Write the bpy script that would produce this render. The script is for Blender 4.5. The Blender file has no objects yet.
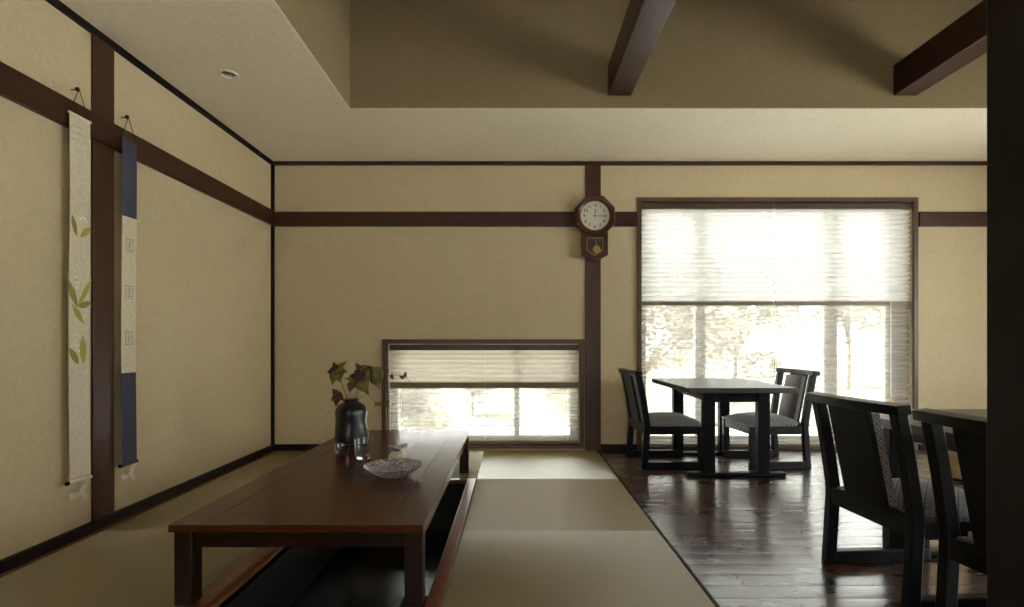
import bpy, bmesh, math, random
from mathutils import Vector, Matrix
random.seed(7)
PI = math.pi
scene = bpy.context.scene
COL = scene.collection

# ------------------------------------------------------------------ helpers
class MB:
    """collects faces and links them as ONE mesh object"""
    def __init__(s): s.v = []; s.f = []; s.m = []
    def add(s, vs, fs, mi=0):
        n = len(s.v); s.v += [tuple(v) for v in vs]
        s.f += [tuple(i + n for i in f) for f in fs]; s.m += [mi] * len(fs)
        return s
    def box(s, x0, x1, y0, y1, z0, z1, mi=0):
        vs = [(x, y, z) for z in (z0, z1) for y in (y0, y1) for x in (x0, x1)]
        return s.add(vs, [(0,2,3,1),(4,5,7,6),(0,1,5,4),(2,6,7,3),(0,4,6,2),(1,3,7,5)], mi)
    def prism(s, poly, axis, a0, a1, mi=0):
        """poly: 2D outline; axis 'x': (y,z), 'y': (x,z), 'z': (x,y)"""
        def P(p, a): return {'x': (a, p[0], p[1]), 'y': (p[0], a, p[1]), 'z': (p[0], p[1], a)}[axis]
        n = len(poly)
        vs = [P(p, a0) for p in poly] + [P(p, a1) for p in poly]
        fs = [tuple(range(n))[::-1], tuple(range(n, 2*n))] + [(i, (i+1) % n, (i+1) % n + n, i + n) for i in range(n)]
        return s.add(vs, fs, mi)
    def ring(s, outer, inner, axis, a0, a1, mi=0):
        def P(p, a): return {'x': (a, p[0], p[1]), 'y': (p[0], a, p[1]), 'z': (p[0], p[1], a)}[axis]
        n = len(outer)
        vs = [P(p, a0) for p in outer] + [P(p, a0) for p in inner] + [P(p, a1) for p in outer] + [P(p, a1) for p in inner]
        fs = []
        for i in range(n):
            j = (i+1) % n
            fs += [(i, j, n+j, n+i), (2*n+i, 3*n+i, 3*n+j, 2*n+j), (i, 2*n+i, 2*n+j, j), (n+i, n+j, 3*n+j, 3*n+i)]
        return s.add(vs, fs, mi)
    def lathe(s, prof, c=(0,0,0), n=32, mi=0, sx=1, sy=1):
        vs = []; fs = []
        for r, z in prof:
            for k in range(n):
                a = 2*PI*k/n
                vs.append((c[0]+r*math.cos(a)*sx, c[1]+r*math.sin(a)*sy, c[2]+z))
        for i in range(len(prof)-1):
            for k in range(n):
                k2 = (k+1) % n
                fs.append((i*n+k, i*n+k2, (i+1)*n+k2, (i+1)*n+k))
        return s.add(vs, fs, mi)
    def disc(s, r, c, axis='z', n=32, mi=0):
        vs = []
        for k in range(n):
            a = 2*PI*k/n; p, q = r*math.cos(a), r*math.sin(a)
            vs.append({'z': (c[0]+p, c[1]+q, c[2]), 'y': (c[0]+p, c[1], c[2]+q), 'x': (c[0], c[1]+p, c[2]+q)}[axis])
        return s.add(vs, [tuple(range(n))], mi)
    def tube(s, pts, r, n=8, mi=0, cap=True):
        pts = [Vector(p) for p in pts]
        rs = r if isinstance(r, (list, tuple)) else [r]*len(pts)
        vs = []; fs = []; up = None
        for i, p in enumerate(pts):
            d = (pts[min(i+1, len(pts)-1)] - pts[max(i-1, 0)]).normalized()
            if up is None:
                up = Vector((0,0,1)) if abs(d.z) < .9 else Vector((1,0,0))
            a = d.cross(up).normalized(); b = a.cross(d).normalized(); up = b
            for k in range(n):
                t = 2*PI*k/n
                vs.append(p + (a*math.cos(t) + b*math.sin(t))*rs[i])
        for i in range(len(pts)-1):
            for k in range(n):
                k2 = (k+1) % n
                fs.append((i*n+k, i*n+k2, (i+1)*n+k2, (i+1)*n+k))
        if cap:
            fs.append(tuple(range(n))[::-1]); fs.append(tuple(range((len(pts)-1)*n, len(pts)*n)))
        return s.add(vs, fs, mi)
    def slab(s, A, B, holes, T, perm, mi=0):
        """plate over A x B with rectangular holes, thickness T; perm maps (a,b,t)->xyz"""
        ca = sorted(set([A[0], A[1]] + [v for h in holes for v in h[:2]]))
        cb = sorted(set([B[0], B[1]] + [v for h in holes for v in h[2:]]))
        def solid(i, j):
            if not (0 <= i < len(ca)-1 and 0 <= j < len(cb)-1): return False
            a, b = (ca[i]+ca[i+1])/2, (cb[j]+cb[j+1])/2
            return not any(h[0] < a < h[1] and h[2] < b < h[3] for h in holes)
        def q(*ps): s.add([perm(*p) for p in ps], [(0,1,2,3)], mi)
        t0, t1 = T
        for i in range(len(ca)-1):
            for j in range(len(cb)-1):
                if not solid(i, j): continue
                a0, a1, b0, b1 = ca[i], ca[i+1], cb[j], cb[j+1]
                q((a0,b0,t0),(a1,b0,t0),(a1,b1,t0),(a0,b1,t0)); q((a0,b0,t1),(a0,b1,t1),(a1,b1,t1),(a1,b0,t1))
                if not solid(i-1, j): q((a0,b0,t0),(a0,b1,t0),(a0,b1,t1),(a0,b0,t1))
                if not solid(i+1, j): q((a1,b0,t0),(a1,b0,t1),(a1,b1,t1),(a1,b1,t0))
                if not solid(i, j-1): q((a0,b0,t0),(a0,b0,t1),(a1,b0,t1),(a1,b0,t0))
                if not solid(i, j+1): q((a0,b1,t0),(a1,b1,t0),(a1,b1,t1),(a0,b1,t1))
        return s
    def build(s, name, mats, parent=None, smooth=False, bevel=0, seg=2, weld=True):
        me = bpy.data.meshes.new(name)
        me.from_pydata(s.v, [], s.f)
        if not isinstance(mats, (list, tuple)): mats = [mats]
        for m in mats: me.materials.append(m)
        me.polygons.foreach_set('material_index', s.m)
        bm = bmesh.new(); bm.from_mesh(me)
        if weld: bmesh.ops.remove_doubles(bm, verts=bm.verts, dist=1e-5)
        bmesh.ops.recalc_face_normals(bm, faces=bm.faces)
        bm.to_mesh(me); bm.free()
        if smooth:
            me.polygons.foreach_set('use_smooth', [True]*len(me.polygons))
            me.set_sharp_from_angle(angle=math.radians(40))
        o = bpy.data.objects.new(name, me); COL.objects.link(o)
        if parent: o.parent = parent
        if bevel:
            b = o.modifiers.new('bevel', 'BEVEL'); b.width = bevel; b.segments = seg; b.limit_method = 'ANGLE'
            b.angle_limit = math.radians(40)
        return o

def empty(name, loc, rz=0):
    o = bpy.data.objects.new(name, None); COL.objects.link(o)
    o.location = loc; o.rotation_euler = (0, 0, rz); o.empty_display_size = .05
    return o
def tag(o, label, cat, group=None, kind=None):
    o['label'] = label; o['category'] = cat
    if group: o['group'] = group
    if kind: o['kind'] = kind
    return o
def kids(o): return [c for c in bpy.data.objects if c.parent == o]
def dup(root, loc, rz, label, group=None):
    r = root.copy(); COL.objects.link(r); r.location = loc; r.rotation_euler = (0, 0, rz); r['label'] = label
    if group: r['group'] = group
    for ch in kids(root):
        c = ch.copy(); COL.objects.link(c); c.parent = r
        for g in kids(ch):
            d = g.copy(); COL.objects.link(d); d.parent = c
    return r
def spline(pts, n=8):
    """Catmull-Rom through pts"""
    P = [Vector(p) for p in pts]; out = []
    for i in range(len(P)-1):
        p0, p1, p2, p3 = P[max(i-1,0)], P[i], P[i+1], P[min(i+2, len(P)-1)]
        for k in range(n):
            t = k/n
            out.append(.5*((2*p1) + (p2-p0)*t + (2*p0-5*p1+4*p2-p3)*t*t + (3*p1-p0-3*p2+p3)*t**3))
    out.append(P[-1]); return out

# ------------------------------------------------------------------ materials
def lin(c):
    return tuple((v/255/12.92 if v/255 <= .04045 else ((v/255+.055)/1.055)**2.4) for v in c) + (1,)
class N:
    def __init__(s, name):
        s.m = bpy.data.materials.new(name); s.m.use_nodes = True
        s.t = s.m.node_tree; s.t.nodes.clear()
        s.out = s.t.nodes.new('ShaderNodeOutputMaterial')
    def n(s, typ, ins=None, **kw):
        x = s.t.nodes.new(typ)
        for k, v in kw.items(): setattr(x, k, v)
        for k, v in (ins or {}).items():
            if hasattr(v, 'links'): s.t.links.new(v, x.inputs[k])
            else: x.inputs[k].default_value = v
        return x
    def obj(s): return s.n('ShaderNodeTexCoord').outputs['Object']
    def mapp(s, vec, scale=(1,1,1), rot=(0,0,0), loc=(0,0,0)):
        return s.n('ShaderNodeMapping', {'Vector': vec, 'Scale': scale, 'Rotation': rot, 'Location': loc}).outputs[0]
    def noise(s, vec, sc, det=3, rough=.5):
        return s.n('ShaderNodeTexNoise', {'Vector': vec, 'Scale': sc, 'Detail': det, 'Roughness': rough}).outputs['Fac']
    def ramp(s, fac, stops):
        r = s.n('ShaderNodeValToRGB', {'Fac': fac}); e = r.color_ramp.elements
        while len(e) < len(stops): e.new(.5)
        for i, (p, c) in enumerate(stops): e[i].position = p; e[i].color = c
        return r.outputs[0]
    def math(s, op, a, b=0.0, c=0.0):
        x = s.t.nodes.new('ShaderNodeMath'); x.operation = op
        for i, v in enumerate((a, b, c)):
            if hasattr(v, 'links'): s.t.links.new(v, x.inputs[i])
            else: x.inputs[i].default_value = v
        return x.outputs[0]
    def mix(s, fac, a, b, typ='MIX'):
        x = s.t.nodes.new('ShaderNodeMix'); x.data_type = 'RGBA'; x.blend_type = typ
        for k, v in ((0, fac), (6, a), (7, b)):
            if hasattr(v, 'links'): s.t.links.new(v, x.inputs[k])
            else: x.inputs[k].default_value = v
        return x.outputs[2]
    def bump(s, h, st=.3, d=.01):
        return s.n('ShaderNodeBump', {'Height': h, 'Strength': st, 'Distance': d}).outputs[0]
    def pbr(s, **ins):
        p = s.n('ShaderNodeBsdfPrincipled', {k.replace('_', ' '): v for k, v in ins.items()})
        s.t.links.new(p.outputs[0], s.out.inputs[0]); return s.m
    def shade(s, sh): s.t.links.new(sh, s.out.inputs[0]); return s.m
def scale(c, k): return (c[0]*k, c[1]*k, c[2]*k, 1)

def plain(name, rgb, rough=.5, metal=0, **kw):
    n = N(name); c = lin(rgb)
    f = n.noise(n.obj(), 60, 2)
    col = n.ramp(f, [(.3, scale(c, .9)), (.7, scale(c, 1.08))])
    return n.pbr(Base_Color=col, Roughness=rough, Metallic=metal, **kw)
def plaster(name, rgb, b=.35):
    n = N(name); o = n.obj(); c = lin(rgb)
    f = n.noise(o, 38, 4, .6); g = n.noise(o, 2.2, 2)
    col = n.mix(.5, n.ramp(f, [(.35, scale(c, .9)), (.65, scale(c, 1.07))]), n.ramp(g, [(.3, scale(c, .96)), (.7, scale(c, 1.04))]))
    h = n.noise(o, 90, 4, .65)
    return n.pbr(Base_Color=col, Roughness=.92, Normal=n.bump(h, b, .006), Specular_IOR_Level=.2)
def wood(name, rgb, axis='x', rough=.3, var=.35, grain=1.0, spec=.5, coat=0):
    n = N(name); o = n.obj(); c = lin(rgb)
    st = {'x': (1.2, 22, 22), 'y': (22, 1.2, 22), 'z': (22, 22, 1.2)}[axis]
    v = n.mapp(o, tuple(k*grain for k in st))
    f = n.noise(v, 2.2, 5, .62); g = n.noise(n.mapp(o, tuple(k*grain*4 for k in st)), 3, 3)
    ff = n.math('ADD', n.math('MULTIPLY', f, .7), n.math('MULTIPLY', g, .3))
    col = n.ramp(ff, [(.32, scale(c, 1-var)), (.5, c), (.68, scale(c, 1+var))])
    r = n.math('ADD', n.math('MULTIPLY', g, .14), rough-.07)
    return n.pbr(Base_Color=col, Roughness=r, Normal=n.bump(ff, .12, .003), Specular_IOR_Level=spec, Coat_Weight=coat, Coat_Roughness=.15)

M = {}
M['wall'] = plaster('wall_plaster', (200, 183, 150))
M['ceil'] = plaster('ceiling_plaster', (244, 234, 212), .15)
M['well'] = plaster('well_plaster_shaded', (148, 131, 99), .15)  # darker than the wall plaster: the well's dimness is put into the colour
M['trim_x'] = wood('trim_wood_x', (60, 34, 21), 'x', .42, spec=.35)
M['trim_y'] = wood('trim_wood_y', (58, 30, 16), 'y', .42, spec=.35)
M['trim_z'] = wood('trim_wood_z', (62, 33, 18), 'z', .4)
M['black_trim'] = wood('black_trim_wood', (24, 14, 9), 'y', .6, spec=.25)
M['beam'] = wood('beam_wood', (54, 28, 18), 'y', .36, .2)
M['pillar'] = wood('pillar_wood', (20, 13, 10), 'z', .5, spec=.3)
M['tbl_y'] = wood('table_wood_y', (74, 34, 15), 'y', .22, .3, spec=.25)
M['tbl_shade_x'] = wood('table_wood_shade_x', (36, 20, 13), 'x', .3, .3, spec=.3)  # darker than the top: shade on the front apron painted into the wood
M['tbl_shade_z'] = wood('table_wood_shade_z', (38, 21, 13), 'z', .34, .3, spec=.3)  # legs likewise darkened, their backlit shade is part of this colour
M['rim'] = wood('rim_wood', (122, 66, 32), 'y', .3, .3)
M['rim_x'] = wood('rim_wood_x', (122, 66, 32), 'x', .3, .3)
M['ebony_x'] = wood('ebony_x', (13, 13, 17), 'x', .36, .25, spec=.2)
M['ebony_y'] = wood('ebony_y', (13, 13, 17), 'y', .36, .25, spec=.2)
M['ebony_z'] = wood('ebony_z', (13, 13, 17), 'z', .36, .25, spec=.2)
M['frame_wood'] = wood('window_casing_wood', (82, 60, 44), 'x', .45, .2)
M['alu'] = plain('sash_aluminium', (205, 198, 186), .5)
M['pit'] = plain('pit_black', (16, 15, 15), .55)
M['brass'] = plain('brass', (190, 160, 96), .3, .9)
M['iron'] = plain('dark_iron', (32, 28, 26), .5, .6)
M['white_metal'] = plain('white_enamel', (225, 218, 205), .4)
M['dial'] = plain('dial_white', (226, 220, 206), .5)
M['ink'] = plain('dial_black', (18, 18, 22), .5)
M['clock_wood'] = wood('clock_wood', (66, 34, 20), 'z', .3, .3)
M['clock_dark'] = plain('clock_inside', (40, 24, 16), .6)
M['linen'] = plain('cream_linen', (212, 202, 176), .9)
M['indigo'] = plain('indigo_linen', (64, 68, 84), .9)
M['leafpaint'] = plain('painted_leaf', (168, 160, 76), .9)
M['leafpaint2'] = plain('painted_leaf_dark', (138, 134, 62), .9)
M['white_dye'] = plain('painted_blossom', (236, 234, 222), .9)
M['seal'] = plain('grey_seal', (150, 146, 136), .9)
M['cord'] = plain('dark_cord', (44, 30, 22), .8)
M['edge'] = plain('mat_edge', (60, 48, 28), .8)

def tatami(name, rgb, rot):
    n = N(name); o = n.obj(); c = lin(rgb)
    sc = (520, 26, 1) if rot else (26, 520, 1)
    v = n.mapp(o, (sc[0]*.02, sc[1]*.02, 1))
    f = n.noise(v, 26, 3, .6); g = n.noise(o, 3, 2)
    col = n.mix(.4, n.ramp(f, [(.3, scale(c, .86)), (.7, scale(c, 1.14))]), n.ramp(g, [(.3, scale(c, .94)), (.7, scale(c, 1.06))]))
    tn = n.n('ShaderNodeCombineXYZ', {0: 0.0 if rot else 1.0, 1: 1.0 if rot else 0.0, 2: 0.0}).outputs[0]   # straw direction
    w = n.noise(n.mapp(o, (sc[0]*.4, sc[1]*.4, 1)), 8, 2)
    bp = n.bump(w, .12, .001)
    d = n.n('ShaderNodeBsdfDiffuse', {'Color': col, 'Normal': bp}).outputs[0]
    g = n.n('ShaderNodeBsdfAnisotropic', {'Color': (.96, .93, .9, 1), 'Roughness': .64, 'Anisotropy': .88, 'Normal': bp, 'Tangent': tn}).outputs[0]
    f = n.n('ShaderNodeFresnel', {'IOR': 6.0}).outputs[0]
    return n.shade(n.n('ShaderNodeMixShader', {0: f, 1: d, 2: g}).outputs[0])
M['tatami_a'] = tatami('tatami_straw_across', (130, 117, 50), False)
M['tatami_b'] = tatami('tatami_straw_along', (126, 113, 47), True)

def floorboards():
    n = N('walnut_floorboards'); o = n.obj()
    b = n.n('ShaderNodeTexBrick', {'Vector': o, 'Color1': (0,0,0,1), 'Color2': (1,1,1,1), 'Mortar': (.5,.5,.5,1), 'Scale': 1.0,
        'Mortar Size': .0032, 'Mortar Smooth': .3, 'Bias': 0.0, 'Brick Width': 1.35, 'Row Height': .096})
    b.offset = .37; b.offset_frequency = 2
    pid = b.outputs['Color']; mort = b.outputs['Fac']
    off = n.n('ShaderNodeVectorMath', {0: o, 1: n.n('ShaderNodeVectorMath', {0: pid, 1: (7.3, 3.1, 5.7)}, operation='MULTIPLY').outputs[0]}, operation='ADD').outputs[0]
    f = n.noise(n.mapp(off, (1.6, 26, 1)), 2.4, 6, .62)
    k = n.noise(n.mapp(off, (2.0, 5, 1)), 2.0, 3)
    mixv = n.math('ADD', n.math('MULTIPLY', f, .6), n.math('MULTIPLY', k, .4))
    col = n.ramp(mixv, [(.3, lin((30, 16, 9))), (.48, lin((66, 37, 20))), (.7, lin((124, 74, 40)))])
    tone = n.ramp(pid, [(0, (.6,.6,.6,1)), (1, (1.2,1.15,1.1,1))])
    col = n.mix(1.0, col, tone, 'MULTIPLY')
    col = n.mix(mort, col, lin((14, 9, 7)))
    wav = n.noise(n.mapp(off, (1.1, 20, 1)), 1.6, 4, .6)
    scrape = n.noise(n.mapp(off, (14, 5, 1)), 2.0, 2)
    sep = n.n('ShaderNodeSeparateXYZ', {0: o}).outputs[1]
    cup = n.math('ABSOLUTE', n.math('SUBTRACT', n.math('FRACT', n.math('DIVIDE', sep, .096)), .5))   # boards slightly crowned
    h = n.math('ADD', n.math('MULTIPLY', wav, .75), n.math('MULTIPLY', scrape, .12))
    h = n.math('SUBTRACT', h, n.math('MULTIPLY', n.math('POWER', n.math('MULTIPLY', cup, 2.0), 3.0), .5))
    h = n.math('SUBTRACT', n.math('ADD', h, n.math('MULTIPLY', n.n('ShaderNodeSeparateColor', {0: pid}).outputs[0], .15)), n.math('MULTIPLY', mort, 2.2))
    r = n.math('ADD', n.math('MULTIPLY', k, .25), .17)
    return n.pbr(Base_Color=col, Roughness=r, Normal=n.bump(h, .42, .004), Specular_IOR_Level=.8, Coat_Weight=.8, Coat_Roughness=.16, Coat_IOR=1.6, Coat_Normal=n.bump(h, .3, .004))
M['floor'] = floorboards()
def pitboards():
    n = N('pit_floor_boards'); o = n.obj()
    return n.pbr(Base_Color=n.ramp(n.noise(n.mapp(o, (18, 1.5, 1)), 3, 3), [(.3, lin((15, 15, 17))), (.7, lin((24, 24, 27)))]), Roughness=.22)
M['pitfloor'] = pitboards()

def fabric(name, p, q, base, line, k):
    n = N(name); sx = n.n('ShaderNodeSeparateXYZ', {0: n.obj()})
    a, b = sx.outputs[p], sx.outputs[q]
    if p == 1: a = n.math('ADD', a, sx.outputs[0])
    u = n.math('ABSOLUTE', n.math('SINE', n.math('MULTIPLY', n.math('ADD', a, b), k)))
    v = n.math('ABSOLUTE', n.math('SINE', n.math('MULTIPLY', n.math('SUBTRACT', a, b), k)))
    lat = n.math('MINIMUM', u, v)
    dots = n.math('MULTIPLY', u, v)
    col = n.ramp(lat, [(.12, lin(line)), (.3, lin(base))])
    col = n.mix(n.math('MULTIPLY', n.math('GREATER_THAN', dots, .8), .6), col, lin(line))
    w = n.noise(n.obj(), 420, 2)
    return n.pbr(Base_Color=col, Roughness=.75, Normal=n.bump(n.math('ADD', w, n.math('MULTIPLY', lat, .6)), .4, .002), Sheen_Weight=.2)
M['seat_fab'] = fabric('seat_fabric', 0, 1, (142, 136, 140), (70, 66, 70), 76)
M['back_fab'] = fabric('back_fabric', 1, 2, (138, 131, 132), (60, 54, 54), 92)

def shade_cloth(name, rgb, transp, tl=.55, fold=0.0, z0=0.0, pitch=.04):
    """fabric: some light goes straight through the weave, the rest is scattered through and back"""
    n = N(name); c = lin(rgb)
    thr = n.noise(n.mapp(n.obj(), (9, 9, 240)), 3, 2)
    cc = n.ramp(thr, [(.3, scale(c, .93)), (.7, scale(c, 1.0))])
    d = n.n('ShaderNodeBsdfDiffuse', {'Color': cc}).outputs[0]
    t = n.n('ShaderNodeBsdfTranslucent', {'Color': cc}).outputs[0]
    m1 = n.n('ShaderNodeMixShader', {0: tl, 1: d, 2: t}).outputs[0]
    tr = n.n('ShaderNodeBsdfTransparent', {'Color': (.74,.73,.71,1)}).outputs[0]
    sz = n.n('ShaderNodeSeparateXYZ', {0: n.obj()}).outputs[2]
    ph = n.math('ABSOLUTE', n.math('SUBTRACT', n.math('FRACT', n.math('DIVIDE', sz, pitch)), .5))   # .5 at the folds
    f = n.math('SUBTRACT', transp, n.math('MULTIPLY', n.math('GREATER_THAN', ph, .40), fold))
    m2 = n.n('ShaderNodeMixShader', {0: f, 1: m1, 2: tr}).outputs[0]
    return n.shade(m2)
M['blind_white'] = shade_cloth('white_pleated_fabric', (234, 233, 231), .035, .145, .02)
M['blind_beige'] = shade_cloth('beige_pleated_fabric', (214, 206, 193), .03, .13, .02)
M['sheer'] = shade_cloth('sheer_pleated_fabric', (196, 194, 189), .60, .38, .12)
M['rail_beige'] = plain('blind_rail_taupe', (128, 112, 90), .5)
M['rail_brown'] = wood('blind_head_rail', (74, 52, 38), 'x', .45, .1)

def glass_pane():
    n = N('window_glass')
    g = n.n('ShaderNodeBsdfGlossy', {'Color': (1,1,1,1), 'Roughness': .02}).outputs[0]
    t = n.n('ShaderNodeBsdfTransparent', {'Color': (.94,.96,.95,1)}).outputs[0]
    f = n.math('ADD', .035, n.math('MULTIPLY', n.math('POWER', n.n('ShaderNodeLayerWeight', {'Blend': .5}).outputs['Facing'], 4.0), .75))
    return n.shade(n.n('ShaderNodeMixShader', {0: f, 1: t, 2: g}).outputs[0])
M['pane'] = glass_pane()
def table_glass(name, rgb, speck=False):
    n = N(name)
    gl = n.n('ShaderNodeBsdfGlass', {'Color': lin(rgb), 'Roughness': .01, 'IOR': 1.46}).outputs[0]
    if not speck: return n.shade(gl)
    s = n.noise(n.obj(), 170, 3, .7)
    d = n.n('ShaderNodeBsdfPrincipled', {'Base Color': n.ramp(n.noise(n.obj(), 70, 2), [(.4, lin((120, 124, 152))), (.6, lin((226, 224, 224)))]), 'Roughness': .15}).outputs[0]
    g = n.n('ShaderNodeBsdfGlossy', {'Color': (1,1,1,1), 'Roughness': .05}).outputs[0]
    t = n.n('ShaderNodeBsdfTransparent', {'Color': (.86,.88,.95,1)}).outputs[0]
    f = n.math('ADD', .06, n.math('MULTIPLY', n.math('POWER', n.n('ShaderNodeLayerWeight', {'Blend': .5}).outputs['Facing'], 3.0), .75))
    tg = n.n('ShaderNodeMixShader', {0: f, 1: t, 2: g}).outputs[0]
    k = n.ramp(s, [(.42, (.1,.1,.1,1)), (.62, (.8,.8,.8,1))])
    return n.shade(n.n('ShaderNodeMixShader', {0: k, 1: tg, 2: d}).outputs[0])
def thin_glass():
    n = N('thin_clear_glass')
    g = n.n('ShaderNodeBsdfGlossy', {'Color': (1,1,1,1), 'Roughness': .03}).outputs[0]
    t = n.n('ShaderNodeBsdfTransparent', {'Color': (.93,.95,.95,1)}).outputs[0]
    f = n.math('ADD', .035, n.math('MULTIPLY', n.math('POWER', n.n('ShaderNodeLayerWeight', {'Blend': .5}).outputs['Facing'], 4.0), .75))
    return n.shade(n.n('ShaderNodeMixShader', {0: f, 1: t, 2: g}).outputs[0])
M['thin'] = thin_glass()
M['glass'] = table_glass('clear_glass', (250, 252, 252))
M['speck'] = table_glass('speckled_glass', (214, 218, 236), True)
M['vase'] = plain('black_glaze', (14, 13, 17), .32)
def two_tone_leaf():
    n = N('leaf_green_red'); oi = n.obj()
    f = n.noise(oi, 16, 3)
    col = n.ramp(f, [(.36, lin((60, 34, 24))), (.47, lin((104, 100, 44))), (.66, lin((140, 134, 62)))])
    d = n.n('ShaderNodeBsdfPrincipled', {'Base Color': col, 'Roughness': .5}).outputs[0]
    t = n.n('ShaderNodeBsdfTranslucent', {'Color': col}).outputs[0]
    return n.shade(n.n('ShaderNodeMixShader', {0: .3, 1: d, 2: t}).outputs[0])
M['leaf'] = two_tone_leaf()
M['leaf_red'] = plain('leaf_dark_red', (74, 38, 28), .5)
M['stem'] = plain('plant_stem', (128, 112, 62), .6)
M['pale_leaf'] = plain('pale_bud', (212, 206, 190), .5)
def jar_glaze():
    n = N('jar_glaze'); o = n.obj()
    f = n.noise(o, 9, 3)
    col = n.ramp(f, [(.3, lin((176, 150, 100))), (.55, lin((206, 186, 140))), (.75, lin((220, 204, 164)))])
    sx = n.n('ShaderNodeSeparateXYZ', {0: o})
    dx = n.math('SUBTRACT', sx.outputs[0], .03); dz = n.math('SUBTRACT', sx.outputs[2], .08)
    r = n.math('SQRT', n.math('ADD', n.math('MULTIPLY', dx, dx), n.math('MULTIPLY', dz, dz)))
    rr = n.math('ADD', r, n.math('MULTIPLY', n.math('SUBTRACT', f, .5), .08))
    col = n.mix(n.math('LESS_THAN', rr, .055), col, lin((196, 112, 62)))
    return n.pbr(Base_Color=col, Roughness=.35)
M['jar'] = jar_glaze()

# ------------------------------------------------------------------ main dimensions
XL, YF, CZ = -2.017, 4.333, 2.40          # left wall, far wall, low ceiling
XR, YB = 4.70, -2.60
W1 = (-1.06, .545, .045, .885)             # low window opening  (x0,x1,z0,z1)
W2 = (1.06, 3.32, .03, 2.065)              # large window opening
def struct(o, label, cat): return tag(o, label, cat, kind='structure')

# ------------------------------------------------------------------ room shell
b = MB().slab((XL-.15, XR+.15), (-.45, CZ), [W1, W2], (YF, YF+.14), lambda a, z, t: (a, t, z))
struct(b.build('wall_far', M['wall']), 'beige plaster wall with the two windows and the clock', 'wall')
b = MB().box(XL-.15, XL, YB, YF, -.45, CZ)
struct(b.build('wall_left', M['wall']), 'beige plaster wall behind the two hanging scrolls', 'wall')
W3 = (-.4, 3.3, .3, 1.8)  # opening added out of view to let more light into the room
W4 = (-1.0, 1.4, .6, 1.5)  # second added opening, behind the camera, for more interior light
b = MB().slab((YB, YF), (-.45, CZ), [W3], (XR, XR+.14), lambda a, z, t: (t, a, z))
struct(b.build('wall_right', M['wall']), 'beige plaster wall beyond the second dining table', 'wall')
b = MB().slab((XL-.15, XR+.15), (-.45, CZ), [W4], (YB-.15, YB), lambda a, z, t: (a, t, z))
struct(b.build('wall_back', M['wall']), 'beige plaster wall behind the viewer', 'wall')
VX0, VX1, VY0, VY1, VZ = -1.056, 4.2, 1.15, 3.348, 4.8
DL = (-1.60, 2.91)
b = MB().slab((XL-.15, XR+.15), (YB-.15, YF+.14), [(VX0, VX1, VY0, VY1), (DL[0]-.036, DL[0]+.036, DL[1]-.036, DL[1]+.036)], (CZ, CZ+.006), lambda x, y, t: (x, y, t))
struct(b.build('ceiling', M['ceil']), 'low cream ceiling round the raised well', 'ceiling')
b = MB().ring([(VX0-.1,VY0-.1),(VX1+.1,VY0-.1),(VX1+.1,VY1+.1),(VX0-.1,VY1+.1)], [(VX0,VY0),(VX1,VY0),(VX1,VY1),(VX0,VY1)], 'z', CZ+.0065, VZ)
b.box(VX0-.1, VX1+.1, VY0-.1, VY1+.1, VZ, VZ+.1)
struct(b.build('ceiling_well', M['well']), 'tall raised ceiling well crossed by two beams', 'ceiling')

# wooden floor and sub-floor round the pit
MX = .688                                   # right edge of the mats
PX0, PX1, PY0, PY1 = -1.03, -.305, 1.742, 3.39     # pit opening
b = MB().box(MX+.012, XR, YB, YF, -.05, 0)
struct(b.build('floor', M['floor']), 'dark glossy walnut floorboards under the dining tables', 'floor')
RX0, RX1, RY0, RY1 = -1.125, -.2445, 1.60, 3.44    # outer rim
b = MB().slab((XL, MX), (YB, YF), [(RX0, RX1, RY0, RY1)], (-.11, -.052), lambda x, y, t: (x, y, t))
struct(b.build('floor_base', M['tbl_shade_x']), 'boards hidden under the straw mats', 'floor')
b = MB().box(MX, MX+.012, YB, YF, -.05, .0015)
struct(b.build('trim_1', M['black_trim']), 'thin dark strip between straw mats and floorboards', 'trim')

# pit: walls + floor
pit = MB()
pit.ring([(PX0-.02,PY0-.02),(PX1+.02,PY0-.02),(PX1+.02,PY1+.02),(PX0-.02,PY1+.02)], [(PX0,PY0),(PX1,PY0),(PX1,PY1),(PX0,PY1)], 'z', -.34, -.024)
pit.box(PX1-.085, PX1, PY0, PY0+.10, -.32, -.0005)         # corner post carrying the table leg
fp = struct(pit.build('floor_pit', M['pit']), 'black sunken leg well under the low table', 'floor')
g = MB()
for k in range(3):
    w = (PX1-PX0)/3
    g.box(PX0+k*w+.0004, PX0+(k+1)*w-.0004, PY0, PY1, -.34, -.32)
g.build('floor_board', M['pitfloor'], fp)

# rim of the pit
rim = empty('pit_rim', (0,0,0))
tag(rim, 'reddish brown wooden rim around the sunken pit below the low table', 'rim', kind='structure')
MB().box(RX0, -1.056, RY0, RY1, -.05, 0).build('rim_board', M['rim'], rim, bevel=.004)
MB().box(-1.053, PX0, RY0+.07, PY1, -.05, -.014).build('rim_ledge', M['rim'], rim, bevel=.003)
MB().box(PX1, RX1-.004, RY0, RY1, -.05, 0).build('rim_board', M['rim'], rim, bevel=.004)
MB().box(-1.055, PX1-.001, PY1, RY1, -.05, 0).build('rim_board', M['rim_x'], rim, bevel=.004)
MB().box(-1.055, PX1-.001, RY0, PY0, -.05, -.0).build('rim_board', M['rim_x'], rim, bevel=.004)

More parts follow.
